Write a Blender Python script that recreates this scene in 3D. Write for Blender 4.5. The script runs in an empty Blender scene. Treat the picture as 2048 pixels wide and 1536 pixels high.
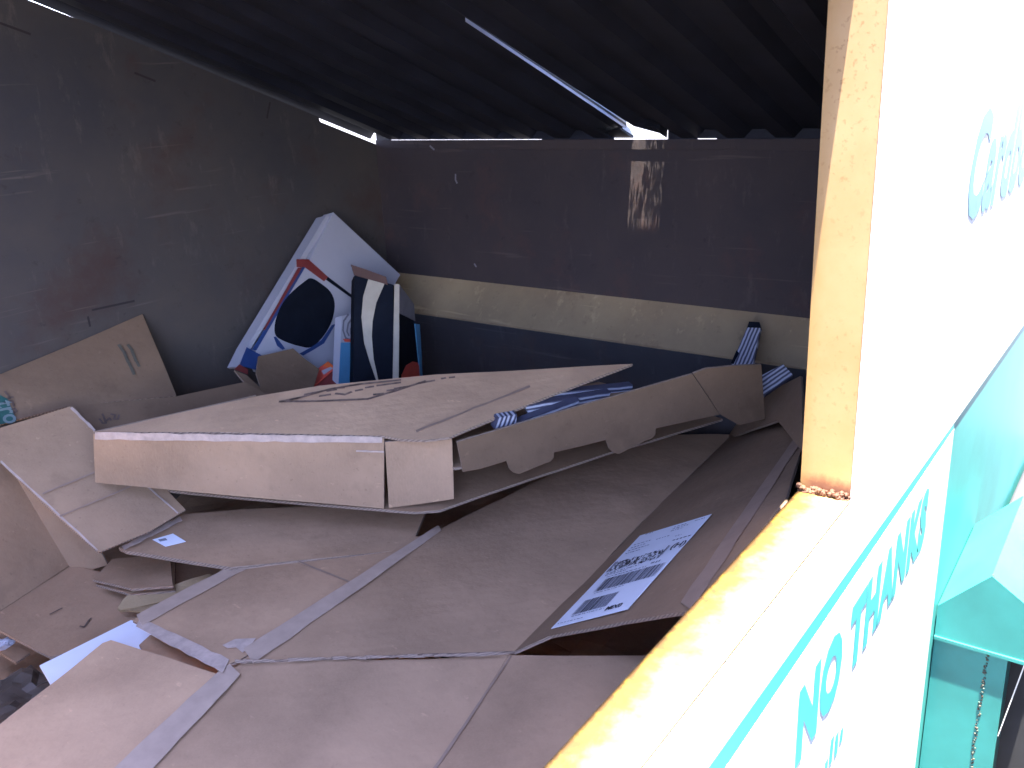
import bpy, bmesh, math, random
import numpy as np
from mathutils import Vector, noise
random.seed(7)
SC = bpy.context.scene
COL = SC.collection

# ------------------------------------------------------------------ camera
S = 0.7                                   # metres per working unit
FPX = 1800.0                              # focal length in photo pixels (2048 wide)
RM = np.array([[0.5891384603598008, 0.29147368554744346, -0.7536305229741384],
               [-0.8063767980125695, 0.1524102220665562, -0.5714259215651829],
               [-0.051694624013324975, 0.9443591556410161, 0.3248283408280563]])
CP = np.array([-1.29451431, -0.4214576, 0.64192769])
cam_d = bpy.data.cameras.new('camera')
cam = bpy.data.objects.new('camera', cam_d)
COL.objects.link(cam)
from mathutils import Matrix
mw = Matrix([list(RM[i]) + [float(CP[i] * S)] for i in range(3)] + [[0, 0, 0, 1]])
cam.matrix_world = mw
cam_d.sensor_fit = 'HORIZONTAL'
cam_d.sensor_width = 36.0
cam_d.lens = 36.0 * FPX / 2048.0
cam_d.clip_start = 0.02
cam_d.clip_end = 600
cam_d.dof.use_dof = True
cam_d.dof.focus_distance = 1.28
cam_d.dof.aperture_fstop = 13.0
SC.camera = cam

# ------------------------------------------------------------------ light
SUN = Vector((-0.09, -0.08, 0.99)).normalized()
world = bpy.data.worlds.new('World')
SC.world = world
world.use_nodes = True
wn = world.node_tree
wn.nodes.clear()
sky = wn.nodes.new('ShaderNodeTexSky')
sky.sky_type = 'NISHITA'
sky.sun_disc = False
sky.sun_elevation = math.asin(SUN.z)
sky.sun_rotation = math.atan2(SUN.x, SUN.y)
sky.air_density = 1.0
sky.dust_density = 0.3
sky.ozone_density = 2.5
bg = wn.nodes.new('ShaderNodeBackground')
bg.inputs[1].default_value = 0.15
wo = wn.nodes.new('ShaderNodeOutputWorld')
tint = wn.nodes.new('ShaderNodeMix')
tint.data_type = 'RGBA'; tint.blend_type = 'MULTIPLY'
tint.inputs[0].default_value = 1.0
tint.inputs[7].default_value = (1.0, 0.84, 0.98, 1)
wn.links.new(sky.outputs[0], tint.inputs[6])
wn.links.new(tint.outputs[2], bg.inputs[0])
wn.links.new(bg.outputs[0], wo.inputs[0])
sd = bpy.data.lights.new('sun', 'SUN')
sd.energy = 4.5
sd.angle = math.radians(0.53)
sd.color = (1.0, 0.95, 0.86)
so = bpy.data.objects.new('sun', sd)
COL.objects.link(so)
so.rotation_euler = SUN.to_track_quat('Z', 'Y').to_euler()
so.location = (3, -2, 6)
SC.view_settings.view_transform = 'Standard'
SC.view_settings.look = 'None'
SC.view_settings.exposure = 4.15
SC.view_settings.gamma = 1.0
SC.view_settings.use_curve_mapping = False
SC.render.engine = 'CYCLES'
SC.cycles.use_denoising = True
SC.cycles.max_bounces = 10
SC.cycles.diffuse_bounces = 6
SC.cycles.sample_clamp_indirect = 6.0

# ------------------------------------------------------------------ geometry helpers (working units)
def ray(x, y):
    return RM @ np.array([(x - 1024) / FPX, -(y - 768) / FPX, -1.0])
def U(p, pl):
    P0, n = pl
    r = ray(*p)
    return CP + r * (((np.array(P0, float) - CP) @ n) / (r @ n))
def PZ(z): return ((0, 0, z), np.array([0, 0, 1.0]))
def PY(y): return ((0, y, 0), np.array([0, 1.0, 0]))
def PX(x): return ((x, 0, 0), np.array([1.0, 0, 0]))
def PN(P0, n): return (np.array(P0, float), np.array(n, float))
def P3(a, b, c):
    a, b, c = map(np.array, (a, b, c))
    n = np.cross(b - a, c - a)
    return (a, n / np.linalg.norm(n))
def off(pl, d):
    """plane moved by d towards the camera side"""
    P0, n = pl
    n = n / np.linalg.norm(n)
    if (CP - np.array(P0)) @ n < 0: n = -n
    return (np.array(P0) + n * d, n)

def tag(o, label=None, cat=None, group=None, kind=None):
    if label: o['label'] = label
    if cat: o['category'] = cat
    if group: o['group'] = group
    if kind: o['kind'] = kind
    return o
def empty(name, loc, label, cat, group=None):
    o = bpy.data.objects.new(name, None)
    o.empty_display_size = 0.05
    o.location = [c * S for c in loc]
    COL.objects.link(o)
    return tag(o, label, cat, group)

def finish(name, bm, mats, parent=None, smooth=False, origin=None):
    if origin is None:
        vs = [v.co for v in bm.verts]
        lo = [min(v[i] for v in vs) for i in range(3)]
        hi = [max(v[i] for v in vs) for i in range(3)]
        origin = Vector(((lo[0] + hi[0]) / 2, (lo[1] + hi[1]) / 2, lo[2]))
    for v in bm.verts:
        v.co = (v.co - origin) * S
    me = bpy.data.meshes.new(name)
    bm.to_mesh(me)
    bm.free()
    for m in (mats if isinstance(mats, (list, tuple)) else [mats]):
        me.materials.append(m)
    if smooth:
        for p in me.polygons: p.use_smooth = True
    o = bpy.data.objects.new(name, me)
    COL.objects.link(o)
    loc = origin * S
    if parent is not None:
        o.parent = parent
        pl = Vector((0, 0, 0))
        q = parent
        while q is not None:
            pl = pl + q.location
            q = q.parent
        loc = loc - pl
    o.location = loc
    return o

def sheet(name, pts, t, mats, parent=None, warp=0.0, cuts=3, seed=0.0, freq=3.0, back=True, curl=None):
    """a flat or gently warped board: outline pts (3-D), thickness t growing away from the camera"""
    bm = bmesh.new()
    vs = [bm.verts.new([float(c) for c in p]) for p in pts]
    f = bm.faces.new(vs)
    f.normal_update()
    n = f.normal.copy()
    cen = f.calc_center_median()
    if (Vector(CP) - cen).dot(n) < 0:
        f.normal_flip()
        n = -n
    if warp or curl:
        bmesh.ops.triangulate(bm, faces=bm.faces[:], ngon_method='BEAUTY')
        for _ in range(cuts):
            long = [e for e in bm.edges if e.calc_length() > 0.05]
            if not long: break
            bmesh.ops.subdivide_edges(bm, edges=long, cuts=1, use_grid_fill=False)
            bmesh.ops.triangulate(bm, faces=[q for q in bm.faces if len(q.verts) > 3])
        for v in bm.verts:
            d = warp * noise.noise(v.co * freq + Vector((seed, seed * 1.7, 3.1)))
            d += 0.4 * warp * noise.noise(v.co * freq * 3.1 + Vector((seed * 2.1, 5.0, seed)))
            if curl: d += curl(v.co)
            v.co += n * d
    if back:
        bm.normal_update()
        geo = bm.faces[:]
        bnd = [e for e in bm.edges if e.is_boundary]
        vmap = {v: bm.verts.new(v.co - n * t) for v in bm.verts[:]}
        for q in geo:
            nf = bm.faces.new([vmap[v] for v in reversed(q.verts)])
        rim = []
        for e in bnd:
            q = e.link_faces[0]
            a, b = e.verts
            vl = q.verts[:]
            if vl[(vl.index(a) + 1) % len(vl)] is not b: a, b = b, a
            nf = bm.faces.new([b, a, vmap[a], vmap[b]])
            if isinstance(mats, (list, tuple)) and len(mats) > 1: nf.material_index = 1
    o = finish(name, bm, mats, parent)
    return o

def board(name, px, pl, t, mats, parent=None, **k):
    return sheet(name, [U(p, pl) for p in px], t, mats, parent, **k)

def box(bm, a, b, mi=0):
    x0, y0, z0 = a; x1, y1, z1 = b
    v = [bm.verts.new(c) for c in ((x0,y0,z0),(x1,y0,z0),(x1,y1,z0),(x0,y1,z0),(x0,y0,z1),(x1,y0,z1),(x1,y1,z1),(x0,y1,z1))]
    for q in ((3,2,1,0),(4,5,6,7),(0,1,5,4),(1,2,6,5),(2,3,7,6),(3,0,4,7)):
        bm.faces.new([v[i] for i in q]).material_index = mi
def boxes(name, lst, mats, parent=None, bevel=0.0):
    bm = bmesh.new()
    for a, b in lst: box(bm, a, b)
    if bevel: bmesh.ops.bevel(bm, geom=bm.edges[:], offset=bevel, segments=2, affect='EDGES', profile=0.5)
    return finish(name, bm, mats, parent)
def prism(name, pts, vec, mats, parent=None):
    """outline pts pushed along vec, closed"""
    bm = bmesh.new()
    a = [bm.verts.new([float(c) for c in p]) for p in pts]
    b = [bm.verts.new([float(c) + float(d) for c, d in zip(p, vec)]) for p in pts]
    bm.faces.new(a); bm.faces.new(b[::-1])
    for i in range(len(a)):
        j = (i + 1) % len(a)
        bm.faces.new([a[j], a[i], b[i], b[j]])
    bmesh.ops.recalc_face_normals(bm, faces=bm.faces[:])
    return finish(name, bm, mats, parent)

def strokes(name, lines, pl, w, mats, parent, h=0.0008):
    """printed lines: each a list of photo points on plane pl, w wide"""
    bm = bmesh.new()
    P0, n = off(pl, h)
    nn = Vector(n)
    for ln in lines:
        P = [Vector(U(p, (P0, n))) for p in ln]
        for a, b in zip(P, P[1:]):
            d = (b - a)
            if d.length < 1e-6: continue
            s = d.normalized().cross(nn) * (w / 2)
            d = d.normalized() * (w * 0.3)
            bm.faces.new([bm.verts.new(q) for q in (a - s - d, b - s + d, b + s + d, a + s - d)])
    return finish(name, bm, mats, parent)

# ------------------------------------------------------------------ materials
def newmat(name):
    m = bpy.data.materials.new(name)
    m.use_nodes = True
    nt = m.node_tree
    return m, nt, nt.nodes['Principled BSDF']
def N(nt, t, **k):
    n = nt.nodes.new(t)
    for a, v in k.items():
        if a in n.inputs.keys(): n.inputs[a].default_value = v
        else: setattr(n, a, v)
    return n
def mixc(nt, fac, a, b, blend='MIX'):
    m = nt.nodes.new('ShaderNodeMix')
    m.data_type = 'RGBA'
    m.blend_type = blend
    for i, v in ((0, fac), (6, a), (7, b)):
        if hasattr(v, 'is_output'): nt.links.new(v, m.inputs[i])
        else: m.inputs[i].default_value = v if i == 0 else (*v, 1) if len(v) == 3 else v
    return m.outputs[2]
def ramp(nt, src, lo, hi, a=0.0, b=1.0):
    r = nt.nodes.new('ShaderNodeMapRange')
    r.inputs[1].default_value = lo; r.inputs[2].default_value = hi
    r.inputs[3].default_value = a; r.inputs[4].default_value = b
    nt.links.new(src, r.inputs[0])
    return r.outputs[0]
def tex(nt, scale, detail=4, rough=0.55, sx=(1, 1, 1), off_=(0, 0, 0), coord='Object'):
    tc = nt.nodes.new('ShaderNodeTexCoord')
    mp = nt.nodes.new('ShaderNodeMapping')
    mp.inputs['Scale'].default_value = sx
    mp.inputs['Location'].default_value = off_
    nt.links.new(tc.outputs[coord], mp.inputs[0])
    n = nt.nodes.new('ShaderNodeTexNoise')
    n.inputs['Scale'].default_value = scale
    n.inputs['Detail'].default_value = detail
    n.inputs['Roughness'].default_value = rough
    nt.links.new(mp.outputs[0], n.inputs['Vector'])
    return n.outputs[0]
def bump(nt, bs, src, strength, dist=0.002):
    b = nt.nodes.new('ShaderNodeBump')
    b.inputs['Strength'].default_value = strength
    b.inputs['Distance'].default_value = dist
    nt.links.new(src, b.inputs['Height'])
    nt.links.new(b.outputs[0], bs.inputs['Normal'])

def cardboard(name, col, seed=0.0, stain=0.25):
    m, nt, bs = newmat(name)
    big = tex(nt, 5, 5, 0.6, off_=(seed, seed, 0))
    fib = tex(nt, 420, 3, 0.6, sx=(1, 1, 0.35), off_=(seed, 0, 0))
    spk = tex(nt, 160, 2, 0.5, off_=(0, seed, 0))
    dark = tuple(c * 0.72 for c in col)
    light = tuple(min(1, c * 1.16) for c in col)
    c = mixc(nt, ramp(nt, big, 0.3, 0.7), dark, light)
    c = mixc(nt, ramp(nt, fib, 0.35, 0.7, 0, 0.3), c, light)
    c = mixc(nt, ramp(nt, spk, 0.66, 0.74, 0, stain), c, tuple(x * 0.45 for x in col))
    mid = tex(nt, 16, 4, 0.6, off_=(seed * 2, 1, seed))
    c = mixc(nt, ramp(nt, mid, 0.58, 0.72, 0, 0.35 * stain / 0.25), c, tuple(x * 0.62 for x in col))
    flk = tex(nt, 75, 3, 0.65, sx=(1, .45, 1), off_=(seed, 3, 2))
    c = mixc(nt, ramp(nt, flk, 0.665, 0.73, 0, 0.45), c, tuple(min(1, x * 1.5) for x in col))
    stn = tex(nt, 3.2, 6, 0.7, off_=(1, seed, 8))
    c = mixc(nt, ramp(nt, stn, 0.54, 0.66, 0, 0.22), c, tuple(x * 0.5 for x in col))
    nt.links.new(c, bs.inputs['Base Color'])
    bs.inputs['Roughness'].default_value = 0.72
    bs.inputs['Specular IOR Level'].default_value = 0.25
    w = N(nt, 'ShaderNodeTexWave', wave_type='BANDS', bands_direction='DIAGONAL')
    w.inputs['Scale'].default_value = 26
    w.inputs['Distortion'].default_value = 0.6
    tc = nt.nodes.new('ShaderNodeTexCoord')
    nt.links.new(tc.outputs['Object'], w.inputs['Vector'])
    h = nt.nodes.new('ShaderNodeMath'); h.operation = 'MULTIPLY_ADD'
    nt.links.new(w.outputs['Fac'], h.inputs[0]); h.inputs[1].default_value = 0.03
    nt.links.new(mid, h.inputs[2])
    bump(nt, bs, h.outputs[0], 0.5, 0.0055)
    return m
def edge_mat(name, col):
    m, nt, bs = newmat(name)
    w = N(nt, 'ShaderNodeTexWave', wave_type='BANDS', bands_direction='DIAGONAL')
    w.inputs['Scale'].default_value = 150
    w.inputs['Distortion'].default_value = 3
    tc = nt.nodes.new('ShaderNodeTexCoord')
    nt.links.new(tc.outputs['Object'], w.inputs['Vector'])
    c = mixc(nt, w.outputs['Fac'], tuple(x * 0.5 for x in col), col)
    nt.links.new(c, bs.inputs['Base Color'])
    bs.inputs['Roughness'].default_value = 0.9
    return m
def plain(name, col, rough=0.6, var=0.15, scale=12, spec=0.4, metallic=0.0):
    m, nt, bs = newmat(name)
    n = tex(nt, scale, 5, 0.6)
    c = mixc(nt, ramp(nt, n, 0.3, 0.7), tuple(x * (1 - var) for x in col), tuple(min(1, x * (1 + var)) for x in col))
    nt.links.new(c, bs.inputs['Base Color'])
    bs.inputs['Roughness'].default_value = rough
    bs.inputs['Specular IOR Level'].default_value = spec
    bs.inputs['Metallic'].default_value = metallic
    return m
def grime(name, base, c2, rust, scale=3.0, rust_amt=(0.55, 0.75), rough=0.7):
    """old painted steel: paint, dirt clouds, rust blotches, scratches"""
    m, nt, bs = newmat(name)
    big = tex(nt, scale, 6, 0.62)
    c = mixc(nt, ramp(nt, big, 0.35, 0.65), base, c2)
    r = tex(nt, scale * 2.3, 8, 0.7, off_=(3, 1, 7))
    c = mixc(nt, ramp(nt, r, rust_amt[0], rust_amt[1], 0, 0.85), c, rust)
    s = tex(nt, 60, 3, 0.6, sx=(0.05, 0.05, 1.0))
    c = mixc(nt, ramp(nt, s, 0.64, 0.72, 0, 0.4), c, tuple(min(1, x * 2.0) for x in base))
    s2 = tex(nt, 26, 6, 0.75, sx=(1, 1, .35), off_=(6, 2, 0))
    c = mixc(nt, ramp(nt, s2, 0.58, 0.72, 0, 0.4), c, tuple(min(1, x * 1.9) for x in base))
    d = tex(nt, 38, 5, 0.7, off_=(9, 0, 0))
    c = mixc(nt, ramp(nt, d, 0.62, 0.72, 0, 0.5), c, tuple(x * 0.4 for x in base))
    nt.links.new(c, bs.inputs['Base Color'])
    bs.inputs['Roughness'].default_value = rough
    bs.inputs['Specular IOR Level'].default_value = 0.3
    bump(nt, bs, r, 0.25, 0.006)
    return m

CB = (0.425, 0.264, 0.150)
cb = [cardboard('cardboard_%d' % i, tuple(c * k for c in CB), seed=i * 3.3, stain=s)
      for i, (k, s) in enumerate(((1.0, .15), (0.95, .3), (1.05, .2), (0.85, .3), (0.92, .2), (1.12, .1), (0.44, .25), (1.30, .12), (0.60, .25)))]  # darkest and palest copies carry shade and light for some panels
edge = edge_mat('cardboard_edge', (0.36, 0.25, 0.17))
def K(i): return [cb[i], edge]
tape_m = plain('packing_tape', (0.44, 0.315, 0.225), 0.5, 0.1, 40, 0.35)
tape_d = plain('old_tape', (0.30, 0.20, 0.135), 0.55, 0.12, 40, 0.2)
worn_m = plain('worn_liner', (0.47, 0.35, 0.27), 0.7, 0.2, 60)
white_card = plain('white_card', (0.40, 0.385, 0.40), 0.5, 0.03, 20)
label_m = plain('label_paper', (0.80, 0.80, 0.82), 0.5, 0.03, 20)
ink = plain('black_ink', (0.03, 0.03, 0.035), 0.6, 0.1, 50)
ink_soft = plain('grey_ink', (0.22, 0.22, 0.25), 0.6, 0.1, 50)
ink_brown = plain('brown_ink', (0.13, 0.085, 0.06), 0.7, 0.3, 80)
ink_faint = plain('faint_green_ink', (0.095, 0.082, 0.055), 0.7, 0.2, 60)
ink_green = plain('green_ink', (0.022, 0.085, 0.065), 0.7, 0.2, 60)
blk = plain('black_print', (0.007, 0.009, 0.014), 0.7, 0.2, 30, 0.08)
red_p = plain('red_print', (0.20, 0.035, 0.03), 0.5, 0.1, 30)
blue_p = plain('blue_print', (0.022, 0.05, 0.15), 0.5, 0.1, 30)
sky_p = plain('light_blue_print', (0.09, 0.27, 0.42), 0.5, 0.1, 30)
orange_p = plain('orange_print', (0.75, 0.14, 0.03), 0.5, 0.1, 30)
orange2_p = plain('red_orange_print', (0.72, 0.10, 0.06), 0.5, 0.1, 30)
cream_p = plain('cream_print', (0.42, 0.36, 0.26), 0.5, 0.1, 30)
grey_p = plain('grey_print', (0.16, 0.15, 0.17), 0.5, 0.2, 30)

wall_m = grime('rear_wall_paint', (0.085, 0.070, 0.056), (0.046, 0.044, 0.046), (0.062, 0.034, 0.026), 1.9)
end_m = grime('end_wall_paint', (0.058, 0.042, 0.037), (0.038, 0.030, 0.030), (0.080, 0.040, 0.032), 3.0)
ledge_m = grime('ledge_paint', (0.34, 0.24, 0.125), (0.24, 0.165, 0.09), (0.12, 0.06, 0.03), 5.0, (0.6, 0.8))
ledge_low = grime('ledge_side_paint', (0.045, 0.042, 0.042), (0.032, 0.03, 0.032), (0.06, 0.04, 0.03), 4.0)
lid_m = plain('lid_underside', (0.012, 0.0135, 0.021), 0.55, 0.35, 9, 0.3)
dark_m = plain('dark_steel', (0.02, 0.02, 0.022), 0.7, 0.3, 9)
teal_m = plain('shaded_teal_paint', (0.024, 0.17, 0.155), 0.42, 0.22, 5)  # darker copy of the wall teal, bracket shade put into the colour
signw_m = plain('white_sign_vinyl', (0.80, 0.80, 0.78), 0.45, 0.02, 8)
letter_m = plain('teal_lettering', (0.07, 0.40, 0.40), 0.45, 0.03, 8)
letter_pale = plain('faded_blue_lettering', (0.12, 0.29, 0.37), 0.45, 0.03, 8)
weld_m = grime('rusty_weld', (0.035, 0.12, 0.10), (0.05, 0.05, 0.04), (0.05, 0.025, 0.016), 30.0, (0.4, 0.55))
rust_m = grime('rust', (0.075, 0.030, 0.014), (0.05, 0.022, 0.013), (0.16, 0.085, 0.03), 25.0)
ground_m = plain('asphalt', (0.07, 0.068, 0.068), 0.9, 0.25, 14)
thread_m = plain('pale_thread', (0.6, 0.58, 0.55), 0.6, 0.1, 30)

def yellow_paint(name, worn):
    m, nt, bs = newmat(name)
    big = tex(nt, 9, 5, 0.6)
    c = mixc(nt, ramp(nt, big, 0.35, 0.65), (0.30, 0.182, 0.072), (0.34, 0.222, 0.100))
    sp = tex(nt, 150, 4, 0.6)
    patch = tex(nt, 6, 3, 0.5, off_=(2, 5, 1))
    mm = nt.nodes.new('ShaderNodeMath'); mm.operation = 'MULTIPLY'
    nt.links.new(ramp(nt, sp, 0.58, 0.67, 0, 0.65), mm.inputs[0])
    nt.links.new(ramp(nt, patch, 0.42, 0.60), mm.inputs[1])
    c = mixc(nt, mm.outputs[0], c, (0.15, 0.075, 0.02))
    if worn:
        w = tex(nt, 34, 6, 0.65, off_=(1, 4, 2))
        c = mixc(nt, ramp(nt, w, 0.50, 0.66, 0, 0.85), c, (0.26, 0.10, 0.02))
    nt.links.new(c, bs.inputs['Base Color'])
    bs.inputs['Roughness'].default_value = 0.5
    bump(nt, bs, sp, 0.1, 0.001)
    return m
def axis_mask(nt, axis, lo, hi, wob=0.0, scale=40):
    tc = nt.nodes.new('ShaderNodeTexCoord')
    sp = nt.nodes.new('ShaderNodeSeparateXYZ')
    nt.links.new(tc.outputs['Object'], sp.inputs[0])
    n = tex(nt, scale, 6, 0.7, off_=(4, 2, 6))
    m = nt.nodes.new('ShaderNodeMath'); m.operation = 'MULTIPLY_ADD'
    nt.links.new(n, m.inputs[0]); m.inputs[1].default_value = wob
    nt.links.new(sp.outputs[axis], m.inputs[2])
    return ramp(nt, m.outputs[0], lo, hi)
jamb_m = yellow_paint('yellow_jamb_paint', False)
_nt = jamb_m.node_tree; _bs = _nt.nodes['Principled BSDF']
_c = _bs.inputs['Base Color'].links[0].from_socket
_c = mixc(_nt, axis_mask(_nt, 2, .034, .022, .022, 90), _c, (0.17, 0.07, 0.035))
_c = mixc(_nt, axis_mask(_nt, 1, -.0352, -.0362, -.016, 60), _c, (0.16, 0.05, 0.03))
_c = mixc(_nt, axis_mask(_nt, 1, .024, .046, .020, 25), _c, (0.27, 0.160, 0.052))
_nt.links.new(_c, _bs.inputs['Base Color'])
sill_m = yellow_paint('yellow_sill_paint', False)
_nt = sill_m.node_tree; _bs = _nt.nodes['Principled BSDF']
_c = _bs.inputs['Base Color'].links[0].from_socket
_c = mixc(_nt, axis_mask(_nt, 1, .012, .060, .085, 34), _c, (0.15, 0.092, 0.007))
_c = mixc(_nt, axis_mask(_nt, 1, .046, .062, .070, 60), _c, (0.050, 0.024, 0.004))
_nt.links.new(_c, _bs.inputs['Base Color'])

def striped(name, seed=0.0):
    m, nt, bs = newmat(name)
    uvn = nt.nodes.new('ShaderNodeUVMap')
    w = N(nt, 'ShaderNodeTexWave', wave_type='BANDS', bands_direction='Y')
    w.inputs['Scale'].default_value = 1.6
    w.inputs['Distortion'].default_value = 1.5
    w.inputs['Detail'].default_value = 2
    w.inputs['Phase Offset'].default_value = seed
    nt.links.new(uvn.outputs[0], w.inputs['Vector'])
    c = mixc(nt, ramp(nt, w.outputs['Fac'], 0.35, 0.7), (0.06, 0.06, 0.09), (0.44, 0.44, 0.48))
    nt.links.new(c, bs.inputs['Base Color'])
    return m
stripe_m = striped('striped_print')

# ------------------------------------------------------------------ setting
bm = bmesh.new()
g = 220
bm.faces.new([bm.verts.new(c) for c in ((-g, -g, -1.52), (g, -g, -1.52), (g, g, -1.52), (-g, g, -1.52))])
tag(finish('ground', bm, ground_m), kind='structure')

# ------------------------------------------------------------------ the steel recycling skip
XE, YW = 1.0, 1.848
def zl(x): return 0.454 + 0.38 * (XE - x)             # height of the sloping lid plane
skip = empty('recycling_skip', (0, 0, -1.5), 'teal and white steel cardboard recycling skip with open side hatch and yellow rusty frame', 'recycling skip')
def slab(name, poly_xz, y0, y1, mats):
    return prism(name, [(x, y0, z) for x, z in poly_xz], (0, y1 - y0, 0), mats, skip)
XL, ZT = -3.0, 1.16
rear = slab('rear_wall', [(XL, -1.3), (XE, -1.3), (XE, 0.440), (0.76, zl(.76) - .0145), (0.755, zl(.755) - .001), (0.02, zl(.02) - .001), (0.0, zl(0) - .005),
                          (-0.14, zl(-.14) - .007), (-0.16, zl(-.16) - .001), (-0.45, zl(-.45)), (-.45, ZT - .001), (XL, ZT - .001)], YW, YW + 0.02, wall_m)
slab('front_wall', [(XL, -1.3), (2.5, -1.3), (2.5, ZT), (0.003, ZT), (0.003, -0.003), (XL, -0.003)], -0.078, -0.002, [plain('sunlit_teal_paint', (0.055, 0.31, 0.29), 0.45, 0.15, 5)])  # lighter teal copy, sunlight put into the wall colour
# inner skin of the front wall, and the yellow liners of the hatch
slab('inner_skin', [(XL, -1.3), (XE, -1.3), (XE, .43), (0.004, zl(0.004) - .02), (0.004, -0.03), (XL, -0.03)], -0.0015, 0.0005, end_m)
boxes('jamb', [((0.0, -0.0795, 0.0), (0.0028, -0.0003, ZT))], jamb_m, skip)
boxes('sill', [((XL, -0.0795, -0.0028), (0.0, -0.0003, 0.0))], sill_m, skip)
slab('left_jamb', [(XL - .05, -1.3), (XL, -1.3), (XL, ZT), (XL - .05, ZT)], -0.078, YW, wall_m)
# rust bead where jamb and sill meet
bm = bmesh.new()
for i in range(110):
    y = -0.077 + 0.076 * i / 109
    r = 0.002 + 0.0035 * random.random()
    bmesh.ops.create_icosphere(bm, subdivisions=1, radius=r, matrix=Matrix.Translation((-0.001 - .010 * random.random(), y, -0.001 + .010 * random.random()**2)))
finish('weld_bead', bm, rust_m, skip)
# end wall with folded top flange and ledge
end = boxes('end_wall', [((XE, 0.0, -1.3), (XE + 0.02, YW, 0.443))], end_m, skip)
boxes('top_flange', [((XE - 0.003, 0.0, 0.425), (XE - 0.0005, YW - .002, 0.4535))], end_m, end, 0.0012)
prism('ledge', [(XE - .0005, 0.0, -0.004), (XE - .0855, 0.0, -0.112), (XE - .0855, 0.0, -0.118), (XE - .0005, 0.0, -0.012)], (0, YW - .002, 0), ledge_m, end)
prism('ledge_face', [(XE - .0853, 0.0, -0.119), (XE - .0805, 0.0, -0.119), (XE - .055, 0.0, -1.2), (XE - .06, 0.0, -1.2)], (0, YW - .003, 0), ledge_low, end)
boxes('floor_plate', [((XL, 0.0, -1.32), (XE, YW, -1.3))], dark_m, skip)

chip_p = plain('chipped_primer', (0.20, 0.19, 0.20), 0.7)
for _m in ([(911, 349), (911, 360), (914, 366)], [(949, 528), (952, 533)], [(860, 292), (868, 299)]):
    strokes('paint_chip', [_m], PX(XE if _m[0][1] > 310 else XE - .003), .006, chip_p, end, h=.0012)
dirt_p = plain('dark_scratch', (0.028, 0.023, 0.021), 0.8)
for _m in ([(270, 146), (310, 162)], [(0, 46), (60, 68)], [(540, 205), (534, 236)], [(185, 620), (268, 602)], [(176, 634), (180, 652)]):
    strokes('scratch', [_m], PY(YW), .0055, dirt_p, rear, h=.0012)
# sloping lid: two ribbed panels with a gap between them
def lid_panel(name, y0, y1, zoff, taper=None):
    bm = bmesh.new()
    prof = []
    n = max(2, round((y1 - y0) / 0.13))
    w = (y1 - y0) / n
    for i in range(n):
        a = y0 + i * w
        prof += [(a, 0), (a + w * .34, 0), (a + w * .50, .022), (a + w * .82, .022), (a + w * .98, 0)]
    prof.append((y1, 0))
    xs = [XE + 0.004, 0.96, 0.92, 0.90, 0.8, 0.6, 0.4, 0.2, 0.0, -0.25, -0.5]
    rows = []
    for k, x in enumerate(xs):
        row = []
        for y, h in prof:
            yy = y
            if taper: yy = y + taper(x) * max(0, 1 - abs(y - (y0 if taper(XE) > 0 else y1)) / 0.05)
            row.append(bm.verts.new((x, yy, zl(x) + zoff + h)))
        rows.append(row)
    for r0, r1 in zip(rows, rows[1:]):
        for i in range(len(prof) - 1):
            bm.faces.new([r0[i], r0[i + 1], r1[i + 1], r1[i]])
    geo = bmesh.ops.extrude_face_region(bm, geom=bm.faces[:])
    for v in geo['geom']:
        if isinstance(v, bmesh.types.BMVert): v.co.z += 0.006
    bmesh.ops.recalc_face_normals(bm, faces=bm.faces[:])
    return finish(name, bm, lid_m, skip)
gap = lambda x: 0.021 * max(0.0, min(1.0, (x - 0.18) / 0.8)) ** 1.3 + (0.095 * max(0.0, min(1.0, (x - 0.90) / 0.06)))
gap_r = lambda x: -0.045 * max(0.0, min(1.0, (x - 0.90) / 0.06))
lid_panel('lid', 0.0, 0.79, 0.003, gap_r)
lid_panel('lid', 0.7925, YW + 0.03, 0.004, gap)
def cap(y0, y1, zb):
    return ((XE + .0045, y0, zb), (XE + .0075, y1, zl(XE) + .055))
for _c in [cap(0.002, .60, .4455), cap(.60, .655, .4545), cap(.655, .742, .4455), cap(.912, 1.16, .4455), cap(1.16, 1.78, .4540), cap(1.78, YW, .4455)]: boxes('lid_end', [_c], lid_m, skip)
# flakes added to break up and fade the sun through the end hole
bm = bmesh.new()
GR = random.Random(11)
st = .0030
for ix in range(26):
    for iy in range(60):
        x, y = .922 + ix * st, .742 + iy * st
        d = .9965 - x
        wv = .022 + 1.3 * d
        p = (max(0, d - .004) / .034) ** .7 + ((y - .826) / wv) ** 2 * .6
        if GR.random() < p:
            r = st * GR.uniform(.45, .85)
            cx, cy, cz, an = x + GR.uniform(-.001, .001), y + GR.uniform(-.001, .001), zl(x) + .006 + GR.uniform(0, .004), GR.uniform(0, 3)
            vs = [bm.verts.new((cx + r * math.cos(an + k * 1.2566), cy + r * math.sin(an + k * 1.2566), cz)) for k in range(5)]
            bm.faces.new(vs)
gr = finish('sun_flakes', bm, dark_m, skip)
gr['kind'] = 'stuff'
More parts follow.
